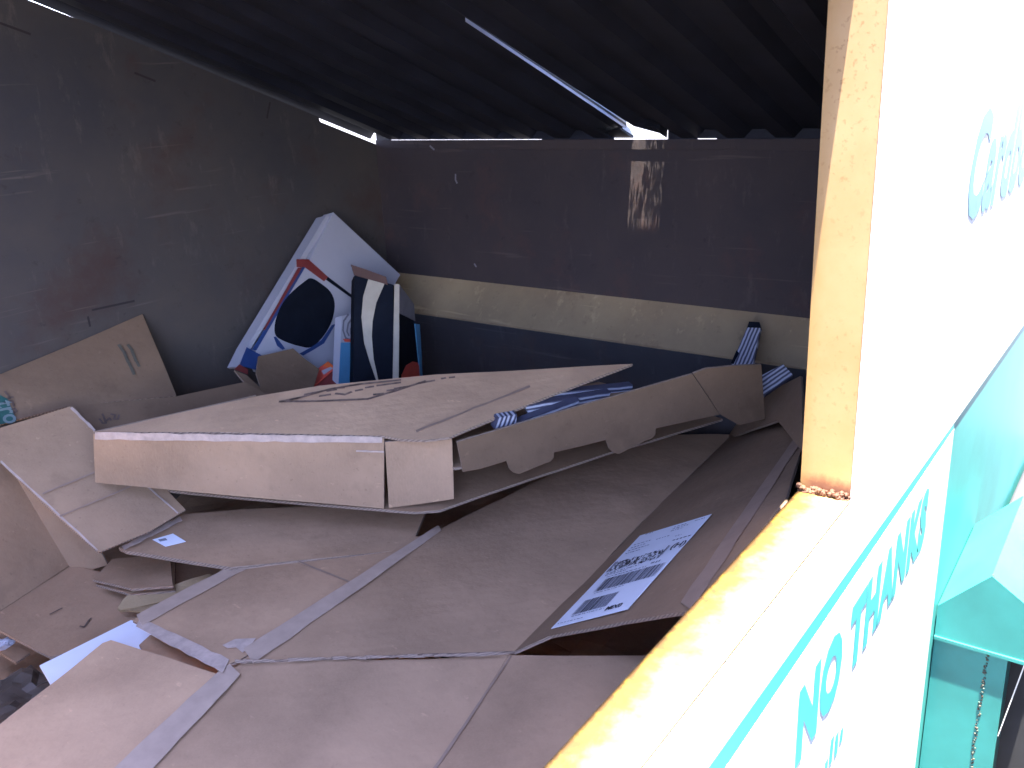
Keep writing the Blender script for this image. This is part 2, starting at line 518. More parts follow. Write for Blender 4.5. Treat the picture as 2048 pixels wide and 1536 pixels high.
# turned-up lip along the gap
bm = bmesh.new()
for x0, x1 in ((.90, .75), (.75, .5), (.5, .22)):
    a, b = 0.7925 + gap(x0) + .001, 0.7925 + gap(x1) + .001
    bm.faces.new([bm.verts.new(c) for c in ((x0, a, zl(x0) - .004), (x1, b, zl(x1) - .004), (x1, b, zl(x1) + .045), (x0, a, zl(x0) + .045))])
finish('lid_lip', bm, plain('lid_lip_paint', (0.30, 0.33, 0.40), 0.5, 0.1), skip)
boxes('roof', [((-1.06, -0.006, ZT), (-0.45, YW + .02, ZT + .02)), ((XL, -0.006, ZT), (-1.6, YW + .02, ZT + .02))], lid_m, skip)  # opening between the plates added out of view to let skylight in
boxes('sky_block_strip', [((-1.25, -.006, .745), (-.0005, -.002, ZT - .001))], lid_m, skip)  # thin plate above view, added to cut sky light through the hatch
boxes('light_hood', [((-1.0, -.065, .765), (-.08, -.008, .772)), ((-.08, -.038, .765), (-.003, -.008, .772)), ((-1.0, -.42, .765), (-.08, -.22, .772)), ((-1.04, -.42, .765), (-1.0, -.008, .772))], lid_m, skip)  # added hood out of view; blocks sky, its slot lets sun reach the sill
boxes('slit_sun_block', [((-.5, .775, 0), (XE - .12, .86, .004)), ((XE - .12, .722, 0), (XE - .029, .940, .004))], lid_m, skip)  # plates added over the gap to keep direct sun out
cv = bpy.data.objects['slit_sun_block']
for v in cv.data.vertices: v.co.z += (zl((v.co.x * 1.0 + cv.location.x + skip.location.x) / S) + .058) * S

# signs on the outside of the front wall
YS = -0.0800
def wp(px): q = U(px, PY(YS)); return (q[0], q[2])
up = [(-2.2, -0.006), (-0.002, -0.006), (-0.002, ZT), (2.4, ZT), (2.4, -0.182), wp((1908, 846)), wp((1416, 1536)), (-2.2, -0.082)]
slab('teal_stripe', [wp((1416, 1536)), wp((1908, 846)), wp((1908, 858)), wp((1451, 1536)), (-2.2, -.10), (-2.2, -.082)], YS - .0001, YS + .0015, letter_m)
sign1 = slab('upper_sign', up, YS - .0003, YS + .0015, signw_m)
lo_ = [wp((1451, 1536)), wp((1908, 858)), (wp((1908, 858))[0], -1.25), (-2.2, -1.25), (-2.2, -0.10)]
sign2 = slab('lower_sign', lo_, YS - .0003, YS + .0015, signw_m)

def text_obj(name, body, mat, parent, frame, size, offset=0.0, shear=0.0, xs=1.0, spacing=1.0, depth=0.0003):
    """flat lettering: frame = (origin, x axis, y axis) in working units"""
    cu = bpy.data.curves.new(name, 'FONT')
    cu.body = body
    cu.size = size
    cu.offset = offset
    cu.shear = shear
    cu.space_character = spacing
    cu.resolution_u = 3
    tmp = bpy.data.objects.new('tmp', cu)
    COL.objects.link(tmp)
    dg = bpy.context.evaluated_depsgraph_get()
    me = bpy.data.meshes.new_from_object(tmp.evaluated_get(dg))
    bpy.data.objects.remove(tmp)
    bpy.data.curves.remove(cu)
    bm = bmesh.new()
    bm.from_mesh(me)
    bpy.data.meshes.remove(me)
    O, X, Y = [Vector([float(c) for c in v]) for v in frame]
    for v in bm.verts:
        v.co = O + X * (v.co.x * xs) + Y * v.co.y
    return finish(name, bm, mat, parent)
ax, az = (1, 0, -0.012), (0, 0, 1)
yt = YS - .0012
text_obj('lettering', 'Cardboard', letter_pale, sign1, ((0.632, yt, 0.330), ax, az), 0.275, 0.011, 0.25, 0.86, 1.04)
text_obj('lettering', 'NO THANKS', letter_m, sign2, ((-0.200, yt, -0.352), (1, 0, 0.006), az), 0.172, 0.0115, 0.0, 0.74, 1.10)
# tops of a smaller line of lettering that is cut off by the picture edge
strokes('small_lettering', [[(1650, 1560), (1653, 1526)], [(1661, 1524), (1665, 1480)], [(1672, 1506), (1674, 1472)], [(1682, 1480), (1684, 1462)]],
        PY(YS - .0004), 0.018, letter_m, sign2)

# rib and lifting bracket under the sign
XR = 0.86
rp = lambda p: U(p, PX(XR))
a, b, c, d = rp((1868, 1206)), rp((1985, 1150)), rp((1985, 1300)), rp((1875, 1276))
rib = prism('rib', [(XR, -0.081, d[2]), (XR, c[1] + .004, c[2]), (XR, -.246, c[2]), (XR, -.249, -1.3), (XR, -0.081, -1.3)], (0.085, 0, 0), teal_m, skip)
e_, f_ = rp((2075, 1329)), rp((2075, 1226))
br = prism('bracket', [(XR - .006, -0.081, a[2]), (XR - .006, b[1], b[2]), (XR - .006, f_[1], f_[2]), (XR - .006, e_[1], e_[2]), (XR - .006, c[1], c[2]), (XR - .006, -0.081, d[2])], (0.45, 0.0, 0.02), teal_m, skip)
boxes('bracket_lip', [((XR - .011, e_[1], c[2] - .010), (XR + .1, -.081, c[2] - .001))], teal_m, skip)
wl = [b + (c - b) * t for t in np.linspace(0, 1, 70)] + [np.array([XR + .0012, c[1] + .010, z]) for z in np.linspace(c[2], -1.28, 190)]
bm = bmesh.new()
for q in wl:
    bmesh.ops.create_icosphere(bm, subdivisions=1, radius=0.0016 + .0022 * random.random(), matrix=Matrix.Translation(Vector([float(k) for k in q]) + Vector((random.uniform(-.003, .003), random.uniform(-.003, .003), random.uniform(-.004, .004)))))
finish('weld_seam', bm, weld_m, skip)
q0, q1 = U((2052, 1322), PX(.86)), U((1996, 1472), PX(.86))
bm = bmesh.new()
dv = Vector(q1 - q0); L = dv.length
bmesh.ops.create_cone(bm, cap_ends=True, segments=6, radius1=.0016, radius2=.0012, depth=L,
                      matrix=Matrix.Translation(Vector((q0 + q1) / 2)) @ dv.to_track_quat('Z', 'Y').to_matrix().to_4x4())
tag(finish('thread', bm, thread_m), 'thin pale thread hanging under the teal bracket beside the green post', 'thread')

nb = empty('light_blocker', (.9, -1.4, -1.5), 'added dark block shading the hatch, its low part darkening the gap beneath the teal bracket', 'light blocker')
boxes('blocker_body', [((-.85, -2.0, -1.50), (2.6, -.80, 1.45)), ((1.12, -.80, -1.50), (2.6, -.10, -.87))], dark_m, nb, .01)  # tall block added out of view against sky light, low block darkens the gap
boxes('blocker_rim', [((-.88, -2.03, 1.45), (2.63, -.77, 1.49))], dark_m, nb, .008)
boxes('blocker_step', [((1.10, -.795, -.87), (2.62, -.09, -.85))], dark_m, nb, .008)

# ------------------------------------------------------------------ large flattened carton in front
T = 0.0055
M2 = PN((-.1, .15, -.125), (-.035, .57, .82))
Q1, Q2 = U((1030, 1303), M2), U((1340, 990), M2)
A0 = U((480, 1322), PZ(-.30))
M1 = P3(A0, Q1, Q2)
big = empty('large_carton', (-.2, .5, -.32), 'large flattened brown carton with white shipping label, lying along the yellow sill', 'cardboard carton')
pan = board('main_panel', [(480, 1322), (760, 1313), (1030, 1303), (1340, 990), (1462, 870), (1250, 870), (850, 1075)], M1, T, K(4), big, warp=.006, cuts=5, seed=1, freq=4)
lab_panel = board('label_panel', [(1028, 1305), (1100, 1272), (1245, 1243), (1388, 1221), (1570, 1000), (1602, 900), (1556, 838), (1462, 872), (1340, 990)], M2, T, K(8), big, warp=.003, cuts=5, seed=4, freq=5)  # darker cardboard copy, the panel's shade is in its colour
ML = P3(A0, U((850, 1075), M1), U((265, 1240), PZ(-.312)))
far = P3(U((1462, 872), M2), U((1602, 900), M2) + np.array([.01, .01, 0]), U((1545, 775), PX(.82)))
board('far_flap', [(1450, 880), (1500, 812), (1550, 778), (1602, 752), (1606, 905), (1556, 842)], far, T, K(8), big, warp=.004, cuts=4, seed=17)
lf = board('side_flap', [(478, 1322), (440, 1336), (265, 1240), (640, 1040), (850, 1075)], ML, T, K(2), big, warp=.004, cuts=4, seed=2, freq=4)
F = P3(A0 + [0, 0, -.004], Q1 + [0, 0, -.004], U((250, 1536), PZ(-.315)))
ff = board('front_flap', [(482, 1326), (560, 1324), (760, 1320), (1018, 1308), (870, 1536), (770, 1700), (90, 1700), (250, 1536), (455, 1342)], F, T, K(0), big, warp=.005, cuts=5, seed=3, freq=4)
F2 = P3(U((1016, 1312), F), U((868, 1536), F), U((1300, 1312), PZ(-.262)))
f2 = board('corner_flap', [(1018, 1310), (1120, 1311), (1310, 1312), (1210, 1420), (1100, 1530), (960, 1700), (770, 1700), (870, 1536)], F2, T, K(0), big, warp=.002, cuts=4, seed=6, freq=4)
LFp = P3(U((455, 1342), F), U((250, 1536), F), U((215, 1280), PZ(-.335)))
lf2 = board('near_flap', [(455, 1342), (432, 1347), (330, 1313), (222, 1280), (205, 1286), (0, 1448), (-120, 1545), (-120, 1700), (88, 1700), (248, 1536)], LFp, T, K(7), big, warp=.004, cuts=5, seed=9, freq=3)  # palest cardboard copy, stronger light put into the colour
# tape: along the long seam, along the side edge, down the front, along the label panel
def strip(name, a, b, wpx, pl, mat, parent, h=.0012, n=10, rag=1.5):
    d = np.array(b, float) - a
    nrm = np.array([-d[1], d[0]]) / np.linalg.norm(d)
    w0, w1 = wpx
    L, R_ = [], []
    for i in range(n + 1):
        t = i / n
        w = w0 + (w1 - w0) * t
        c = np.array(a) + d * t
        L.append(tuple(c + nrm * (w / 2 + random.uniform(-rag, rag))))
        R_.append(tuple(c - nrm * (w / 2 + random.uniform(-rag, rag))))
    return board(name, L + R_[::-1], off(pl, h), .0006, mat, parent)
def strip_on(name, a, b, wpx, pl, mat, parent, warp, seed, freq, h=.0022):
    o = strip(name, a, b, wpx, pl, mat, parent, h=h + warp)
    return o
strip('packing_tape', (497, 1312), (880, 1056), (36, 12), M1, tape_m, pan, h=.0045)
strip('packing_tape', (278, 1240), (655, 1040), (26, 14), ML, tape_m, lf, h=.0035)
strip('packing_tape', (468, 1336), (215, 1590), (34, 62), F, tape_m, ff, h=.005)
strip('packing_tape', (276, 1244), (452, 1332), (20, 30), ML, worn_m, lf, h=.003)
strip('brown_tape', (1372, 1212), (1608, 862), (28, 14), M2, tape_d, lab_panel, h=.0025)
strip('crease', (1022, 1312), (868, 1540), (3, 7), F, tape_d, ff, h=.0035, rag=.6)
board('torn_patch', [(445, 1290), (470, 1278), (512, 1276), (500, 1292), (485, 1305), (472, 1294), (455, 1296)], off(ML, .004), .0006, worn_m, lf)
strip('crease', (556, 1106), (706, 1166), (3, 3), ML, tape_d, lf, h=.0035, rag=.5)
# ragged torn seam
bm = bmesh.new()
x = 470.0
while x < 1015:
    nx = x + random.uniform(10, 34)
    y0_, y1_ = 1324 - (x - 470) * .03, 1324 - (nx - 470) * .03
    p = [U((x, y0_ + random.uniform(-1, 3)), off(F, .0075)), U((nx, y1_ + random.uniform(0, 4)), off(F, .0075)),
         U((nx, y1_ - random.uniform(2, 6)), off(F, .011)), U((x, y0_ - random.uniform(2, 6)), off(F, .011))]
    bm.faces.new([bm.verts.new([float(c) for c in q]) for q in p])
    x = nx - 3
finish('torn_seam', bm, [edge], pan)

# shipping label
lab = [np.array(U(p, off(M2, .0035))) for p in ((1280, 1071), (1423, 1028), (1255, 1218), (1102, 1257))]
def LB(u, v): return (lab[0] * (1 - u) + lab[1] * u) * (1 - v) + (lab[3] * (1 - u) + lab[2] * u) * v
label_o = sheet('shipping_label', [LB(0, 0), LB(1, 0), LB(1, 1), LB(0, 1)], .0008, label_m, lab_panel)
def label_print(name, rects, mat):
    bm = bmesh.new()
    nn = M2[1] / np.linalg.norm(M2[1]) * .0006
    for u0, v0, u1, v1 in rects:
        bm.faces.new([bm.verts.new([float(c) for c in LB(u, v) + nn]) for u, v in ((u0, v0), (u1, v0), (u1, v1), (u0, v1))])
    return finish(name, bm, mat, lab_panel)
R = random.Random(3)
dk, sf = [], []
def bars(u0, u1, v0, v1, lst, dens, wmax=.018):
    u = u0
    while u < u1:
        w = R.uniform(.004, wmax)
        lst.append((u, v0, min(u1, u + w), v1))
        u += w + R.uniform(.004, dens)
bars(.16, .96, .545, .685, sf, .014); bars(.20, .95, .545, .685, dk, .085, .014)
bars(.16, .62, .765, .905, sf, .010); bars(.27, .44, .765, .905, dk, .03, .02)
for k in range(240):
    u, v = R.uniform(.07, .74), R.uniform(.335, .445)
    dk.append((u, v, u + R.uniform(.006, .02), v + R.uniform(.008, .02)))
dk += [(.03, .33, .045, .45), (.055, .33, .065, .45), (.75, .31, .765, .45), (.775, .32, .782, .42)]
def scrib(u0, u1, v, lst, h=.012):
    u = u0
    while u < u1:
        w = R.uniform(.012, .05)
        lst.append((u, v, min(u1, u + w), v + h * R.uniform(.6, 1)))
        u += w + R.uniform(.008, .02)
for v in (.035, .06, .085): scrib(.55, .55 + R.uniform(.15, .3), v, sf)
scrib(.82, .95, .03, sf); scrib(.1, .22, .01, sf)
for v in (.135, .17, .205, .24): scrib(.07, .07 + R.uniform(.2, .32), v, sf)
scrib(.42, .6, .15, sf); scrib(.72, .8, .19, sf); scrib(.74, .98, .245, dk, .016)
for v in (.47, .49): scrib(.08, .08 + R.uniform(.3, .5), v, sf)
scrib(.14, .7, .52, sf); scrib(.72, .84, .49, sf, .03); scrib(.2, .6, .70, sf, .008); scrib(.18, .62, .92, sf, .01); scrib(.05, .4, .965, sf, .008)
label_print('fine_print', sf, ink_soft)
label_print('barcode', dk, ink)
def lab_frame(u, v):
    nn = M2[1] / np.linalg.norm(M2[1]) * .0007
    o = LB(u, v) + nn
    X = LB(1, v) - LB(0, v); Y = LB(u, 0) - LB(u, 1)
    return (o, X / np.linalg.norm(X), Y / np.linalg.norm(Y))
text_obj('route_code', '(H)', ink, lab_panel, lab_frame(.82, .37), .030, .0010)
text_obj('route_word', 'MIX0', ink, lab_panel, lab_frame(.66, .955), .019, .0008)

# ------------------------------------------------------------------ flat open mailing carton on top (the hero)
TOP = PN((-.07, .844, -.05), (-.15, -.10, 1))
hero = empty('mailing_carton', (.05, 1.0, -.17), 'shallow tan mailing carton with open end, lying on top of the flattened cartons', 'cardboard carton')
c0, c1 = U((187, 866), TOP), U((768, 872), TOP)
FR = P3(c0, c1, c0 + [0.03, 0.012, -1])
edge_line = lambda co: 0
top = board('lid_panel', [(186, 863), (470, 865), (768, 871), (800, 877), (850, 879), (897, 874), (985, 838), (1110, 786), (1265, 728), (1180, 732), (870, 750), (640, 771), (520, 791)], TOP, .006, K(7), hero, warp=.002, cuts=5, seed=11, freq=4)  # light on the lid put into the paler cardboard copy
fr = board('front_panel', [(187, 868), (470, 871), (768, 877), (768, 1017), (470, 992), (190, 965)], FR, .006, K(1), hero, warp=.0015, cuts=4, seed=12, freq=5)
fe = U((769, 950), FR)
FL = P3(U((768, 880), FR), U((768, 1017), FR), U((907, 998), FR) + np.array([.012, .01, 0]))
fl = board('dust_flap', [(770, 884), (800, 882), (850, 884), (904, 878), (908, 998), (840, 1008), (778, 1016)], FL, .006, K(5), hero, warp=.001, cuts=3, seed=13)
zb = U((768, 1016), FR)[2]
BT = PN(U((768, 1018), FR), (.01, .0, 1))
bt = board('bottom_panel', [(190, 967), (470, 994), (768, 1019), (830, 1024), (880, 1020), (960, 992), (1215, 906), (1445, 838), (1300, 790), (700, 800), (400, 860)], BT, .006, K(3), hero, warp=.002, cuts=4, seed=14)
s0, s1 = c0 + [.004, .002, 0], U((190, 965), FR) + [.004, .002, 0]
e2 = U((520, 791), TOP) - c0
sheet('side_panel', [s0, s1, s1 + e2 * .97, s0 + e2 * .97], .006, K(3), hero)
strip('worn_edge', (190, 872), (764, 880), (14, 13), off(FR, .0018), worn_m, fr, h=.0006, n=24, rag=1.3)
strip('crease', (832, 862), (1060, 772), (4, 3), TOP, tape_d, top, h=.0022, rag=.8)
strip('slot', (712, 902), (768, 904), (3, 3), FR, worn_m, fr, h=.002, rag=.3)
# printed outline and pictograms, badly worn
pr = [[(560, 803), (640, 802), (735, 798), (790, 782), (850, 762)], [(560, 803), (600, 795), (660, 778), (720, 768), (760, 764), (800, 760)],
      [(580, 799), (600, 795)], [(640, 792), (660, 789)], [(672, 787), (690, 789), (702, 784)], [(676, 776), (688, 775)], [(712, 781), (724, 779)], [(732, 775), (746, 773)],
      [(748, 789), (766, 787)], [(775, 781), (792, 779)], [(790, 777), (815, 773)], [(700, 771), (716, 769)], [(755, 771), (800, 765)],
      [(840, 766), (868, 761)], [(884, 757), (890, 756)], [(900, 755), (908, 754)], [(655, 782), (672, 779)], [(610, 789), (640, 783), (668, 777)]]
strokes('printed_marks', pr, TOP, .008, plain('faded_brown_ink', (0.21, 0.135, 0.095), 0.7, 0.5, 90), top, h=.0022)

# tray pushed out of the open end
tray = empty('inner_tray', (.4, .6, -.17), 'brown corrugated inner tray with two rounded tabs sliding out of the mailing carton', 'cardboard tray')
tb0, tb1 = U((925, 943), PZ(-.132)), U((1440, 829), PZ(-.132))
TF = P3(tb0, tb1, tb0 + [-.10, -.08, .9])
def tab(x0, x1, y0, y1, dy):
    p = [(x0, y0), (x0 + 6, y0 + dy * .62), (x0 + 14, y0 + dy * .9), (x0 + 26, y0 + dy)]
    q = [(x1 - 20, y1 + dy * .86), (x1 - 8, y1 + dy * .72), (x1 - 1, y1 + dy * .45), (x1, y1)]
    return p + q
face = [(914, 884), (1150, 815), (1385, 748), (1412, 788), (1440, 829), (1370, 844), (1312, 857)] + tab(1212, 1312, 880, 857, 28)[::-1] + [(1160, 893), (1108, 905)] + tab(1013, 1108, 922, 905, 26)[::-1] + [(960, 938), (926, 944)]
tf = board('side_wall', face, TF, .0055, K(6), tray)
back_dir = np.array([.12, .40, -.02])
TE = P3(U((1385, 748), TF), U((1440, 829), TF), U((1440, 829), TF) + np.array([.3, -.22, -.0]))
board('end_wall', [(1386, 747), (1412, 737), (1470, 731), (1522, 729), (1530, 838), (1478, 850), (1441, 829)], TE, .0055, K(6), tray, warp=.004, cuts=4, seed=21)  # shade on the tray end put into the dark cardboard copy
sheet('tray_floor', [tb0 + [.0, .02, .004], tb1 + [0, .02, .004], tb1 + back_dir, tb0 + back_dir], .006, K(3), tray)
# striped printed inserts
def uvsheet(name, px, pl, t, mat, parent=None, label=None, cat=None, group=None):
    pts = [U(p, pl) for p in px]
    o = sheet(name, pts, t, mat, parent)
    me = o.data
    uv = me.uv_layers.new(name='UVMap')
    e1 = Vector(pts[1] - pts[0]); L1 = e1.length
    nrm = Vector(np.cross(pts[1] - pts[0], pts[2] - pts[0])).normalized()
    e1n = e1.normalized(); e2n = nrm.cross(e1n)
    P0 = Vector(pts[0])
    for l in me.loops:
        v = me.vertices[l.vertex_index].co / S + o.location / S
        if parent is not None: v = v + parent.location / S
        d = v - P0
        uv.data[l.index].uv = (d.dot(e1n) * 20, d.dot(e2n) * 20)
    if label: tag(o, label, cat, group)
    return o
def TB(d): return off(TF, -d)
uvsheet('striped_insert', [(988, 858), (996, 836), (1034, 829), (1032, 848)], TB(.03), .02, stripe_m, None, 'short striped paper insert at the narrow near end of the tray wedge', 'striped insert', 'striped inserts in the tray')
uvsheet('striped_insert', [(1030, 846), (1160, 800), (1150, 816), (1034, 852)], TB(.035), .02, stripe_m, None, 'lower striped insert lying just above the near half of the tray wall', 'striped insert', 'striped inserts in the tray')
uvsheet('striped_insert', [(1050, 812), (1222, 784), (1216, 800), (1060, 834)], TB(.06), .02, stripe_m, None, 'middle striped insert in the stack under the lifted carton lid', 'striped insert', 'striped inserts in the tray')
uvsheet('striped_insert', [(1080, 789), (1266, 770), (1264, 781), (1090, 803)], TB(.09), .02, stripe_m, None, 'topmost long striped insert reaching furthest right under the carton lid', 'striped insert', 'striped inserts in the tray')
SP = P3(U((1480, 726), PX(.80)), U((1508, 730), PX(.80)), U((1500, 660), PX(.88)))
o = empty('striped_strip', U((1485, 760), PX(.78)), 'narrow striped strip of packaging standing upright against the end wall ledge', 'striped packaging')
uvsheet('strip_face', [(1460, 734), (1494, 655), (1521, 656), (1505, 734)], SP, .012, stripe_m, o)
board('strip_cap', [(1494, 655), (1498, 643), (1519, 644), (1522, 656)], SP, .012, blk, o)
board('strip_slot', [(1462, 726), (1473, 700), (1478, 706), (1467, 728)], off(SP, .002), .001, blk, o)
SP2 = P3(U((1520, 752), PX(.70)), U((1525, 790), PX(.66)), U((1585, 750), PX(.74)))
uvsheet('striped_strip', [(1527, 791), (1586, 750), (1566, 728), (1519, 753)], SP2, .012, stripe_m, None, 'tilted pale striped strip poking out right of the tray end', 'striped packaging')

# ------------------------------------------------------------------ printed retail boxes in the far corner
WB = P3(U((668, 425), PY(1.75)), U((490, 740), PY(1.68)), U((801, 550), PX(.90)))
wb = empty('printed_box', U((600, 760), WB), 'tall white retail box with black oval picture leaning in the far corner', 'retail box')
def rnd(pts, n=2):
    for _ in range(n):
        q = []
        for i in range(len(pts)):
            a_, b_ = np.array(pts[i]), np.array(pts[(i + 1) % len(pts)])
            q += [tuple(a_ * .75 + b_ * .25), tuple(a_ * .25 + b_ * .75)]
        pts = q
    return pts
def Z1(*pts): return [(440 + x / 3.84, 400 + y / 3.84) for x, y in pts]
dep = -np.array(off(WB, 0)[1]) * .05
bp = prism('box_body', [U(p, WB) for p in Z1((870, 95), (1385, 575), (1365, 605), (900, 1500), (330, 1310), (275, 1160), (690, 455))], dep, white_card, wb)
board('side_panel', Z1((815, 118), (856, 128), (232, 1150), (150, 1290), (130, 1280), (205, 1130)), off(WB, -.012), .05, white_card, wb)
board('blue_base', Z1((150, 1270), (205, 1130), (240, 1150), (325, 1195), (330, 1320)), off(WB, .002), .001, blue_p, wb)
board('red_base', Z1((110, 1300), (150, 1262), (215, 1300), (215, 1340)), off(WB, .004), .001, red_p, wb)
board('red_band', Z1((588, 455), (680, 455), (830, 590), (800, 625), (650, 515), (590, 515)), off(WB, .002), .001, red_p, wb)
board('dark_band', Z1((830, 590), (1015, 730), (1015, 755), (815, 612)), off(WB, .002), .001, blk, wb)
board('red_stripe', Z1((600, 520), (630, 520), (345, 1000), (335, 990)), off(WB, .002), .001, red_p, wb)
board('black_stripe', Z1((660, 470), (690, 455), (280, 1155), (245, 1150)), off(WB, .0012), .0006, blue_p, wb)
board('oval_picture', rnd(Z1((700, 590), (790, 650), (850, 700), (885, 780), (875, 890), (830, 1000), (760, 1090), (690, 1140), (620, 1125), (560, 1110), (480, 1080), (420, 1040), (420, 950), (450, 850), (500, 760), (580, 680), (650, 625))), off(WB, .002), .001, blk, wb)
board('oval_rim', Z1((860, 960), (890, 950), (800, 1100), (720, 1150), (640, 1195), (610, 1180), (700, 1130), (780, 1075)), off(WB, .002), .001, blue_p, wb)
board('oval_rim', Z1((412, 1050), (430, 1050), (470, 1100), (500, 1140), (480, 1150), (440, 1120)), off(WB, .002), .001, blue_p, wb)
# black box with pale curve
BB = P3(U((709, 560), PY(1.50)), U((708, 761), PY(1.43)), U((786, 567), PY(1.43)))
bb = empty('printed_box', U((745, 770), BB), 'black retail box with pale curved stripe standing in front of the white box', 'retail box')
prism('box_body', [U(p, BB) for p in Z1((1035, 575), (1330, 650), (1330, 1500), (1020, 1500))], -np.array(off(BB, 0)[1]) * .08, blk, bb)
board('top_flap', Z1((1005, 495), (1140, 540), (1275, 590), (1290, 650), (1150, 610), (1030, 575)), off(BB, .004), .004, plain('dark_brown_card', (.10, .05, .035), .7), bb)
board('curved_stripe', Z1((1140, 605), (1100, 740), (1086, 900), (1108, 1100), (1150, 1240), (1205, 1400), (1220, 1400), (1180, 1220), (1166, 1050), (1172, 930), (1200, 790), (1265, 640)), off(BB, .0025), .001, cream_p, bb)
board('edge_strip', Z1((1340, 645), (1378, 645), (1372, 1480), (1325, 1480)), off(BB, .003), .004, cream_p, bb)
RP = P3(U((798, 567), PY(1.44)), U((798, 755), PY(1.38)), U((840, 660), PY(1.47)))
rb = empty('printed_box', U((822, 770), RP), 'narrow dark retail box with orange disc and light blue edge, right of the black box', 'retail box')
prism('box_body', [U(p, RP) for p in Z1((1380, 650), (1490, 800), (1500, 940), (1545, 1480), (1375, 1480))], -np.array(off(RP, 0)[1]) * .05, blk, rb)
board('grey_panel', Z1((1380, 650), (1490, 800), (1500, 930), (1380, 870)), off(RP, .002), .001, grey_p, rb)
board('blue_edge', Z1((1500, 950), (1535, 955), (1550, 1200), (1558, 1480), (1540, 1480), (1528, 1250)), off(RP, .003), .003, sky_p, rb)
board('orange_disc', Z1((1395, 1345), (1430, 1270), (1480, 1240), (1520, 1250), (1540, 1300), (1548, 1440), (1400, 1440)), off(RP, .003), .001, orange2_p, rb)
# blue and white small box
BL = P3(U((682, 629), PY(1.56)), U((678, 761), PY(1.50)), U((712, 690), PY(1.53)))
sb = empty('printed_box', U((694, 770), BL), 'slim light blue and white retail box between the white box and the black box', 'retail box')
prism('box_body', [U(p, BL) for p in Z1((935, 890), (1035, 860), (1050, 1100), (1025, 1480), (910, 1480))], -np.array(off(BL, 0)[1]) * .03, white_card, sb)
board('blue_panel', Z1((928, 1095), (1030, 1095), (1020, 1480), (908, 1480)), off(BL, .002), .001, sky_p, sb)
strokes('swirl', [Z1((985, 880), (950, 930), (945, 1000), (965, 1060), (1005, 1075)), Z1((1020, 900), (985, 950), (975, 1010), (990, 1040)), Z1((1030, 950), (1005, 990), (1005, 1030))], BL, .006, grey_p, sb, h=.002)
board('red_mark', Z1((945, 1065), (1010, 1070), (1005, 1090), (960, 1088)), off(BL, .0025), .001, orange2_p, sb)
# small brown open carton and orange sleeve before the white box
SCp = P3(U((520, 790), PY(1.57)), U((640, 760), PY(1.55)), U((588, 697), PY(1.62)))
sc_ = empty('small_carton', U((560, 800), SCp), 'small crumpled brown carton lying before the white printed box', 'cardboard carton')
board('front_panel', Z1((300, 1195), (560, 1140), (640, 1215), (760, 1300), (700, 1500), (330, 1500), (280, 1330)), SCp, .006, K(6), sc_, warp=.008, cuts=4, seed=31)  # carton's shade put into a darker cardboard tone
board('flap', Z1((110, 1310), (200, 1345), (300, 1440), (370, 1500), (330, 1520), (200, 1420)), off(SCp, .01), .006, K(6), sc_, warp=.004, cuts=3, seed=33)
OS = P3(U((592, 765), PX(.36)), U((653, 723), PX(.44)), U((669, 736), PX(.43)))
osl = empty('orange_sleeve', U((630, 775), OS), 'bright orange and red folded card sleeve behind the mailing carton', 'card sleeve')
board('sleeve_face', Z1((585, 1400), (780, 1275), (830, 1240), (880, 1280), (870, 1300), (640, 1500), (610, 1460)), OS, .004, orange2_p, osl)
board('sleeve_end', Z1((785, 1272), (830, 1238), (882, 1285), (855, 1290)), off(OS, .002), .001, orange_p, osl)
board('white_tag', Z1((778, 1312), (850, 1280), (866, 1292), (795, 1340)), off(OS, .003), .001, white_card, osl)
board('red_side', Z1((870, 1295), (895, 1310), (900, 1480), (650, 1500), (720, 1420)), off(OS, -.005), .004, red_p, osl)

# ------------------------------------------------------------------ cartons at the left
lc = empty('open_carton', (-.35, 1.6, -.35), 'big opened brown carton with green print leaning on the rear wall at left', 'cardboard carton')
PA = P3(U((0, 750), PY(1.83)), U((285, 628), PY(1.835)), U((130, 814), PY(1.70)))
pa = board('leaning_panel', [(-60, 776), (0, 749), (140, 690), (285, 627), (318, 706), (353, 792), (240, 802), (134, 814), (0, 848), (-60, 864)], PA, .0055, K(6), lc, warp=.004, cuts=4, seed=41)  # dark cardboard copy stands in for shade at the rear
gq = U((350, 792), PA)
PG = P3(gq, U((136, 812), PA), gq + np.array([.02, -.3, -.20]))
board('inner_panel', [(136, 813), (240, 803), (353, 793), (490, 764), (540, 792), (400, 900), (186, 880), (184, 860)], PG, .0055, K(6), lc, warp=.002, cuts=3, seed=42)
PB = P3(U((140, 813), PY(1.62)), U((195, 1103), PZ(-.265)), U((370, 1019), PZ(-.255)))
pb = board('front_flap', [(140, 813), (188, 860), (330, 975), (371, 1019), (300, 1062), (197, 1104), (90, 1008), (0, 922), (-60, 866), (-60, 872), (0, 856)], PB, .0055, K(3), lc, warp=.004, cuts=5, seed=43)
strip('crease', (85, 987), (200, 940), (3, 3), PB, tape_d, pb, h=.003, rag=.5)
strip('crease', (120, 1032), (310, 952), (3, 3), PB, tape_d, pb, h=.003, rag=.5)
strip('crease', (290, 968), (356, 1026), (3, 3), PB, worn_m, pb, h=.003, rag=.5)
strip('worn_edge', (142, 815), (190, 861), (5, 5), PB, worn_m, pb, h=.003, rag=.8)
strip('worn_edge', (2, 922), (195, 1100), (4, 4), PB, worn_m, pb, h=.002, rag=1)
board('green_print', [(-20, 782), (0, 790), (16, 798), (33, 842), (0, 849), (-20, 853)], off(PA, .0045), .0006, ink_green, pa)
fr_ = U((-8, 805), off(PA, .0062)); fx = U((10, 846), off(PA, .0062)) - fr_; fx = fx / np.linalg.norm(fx)
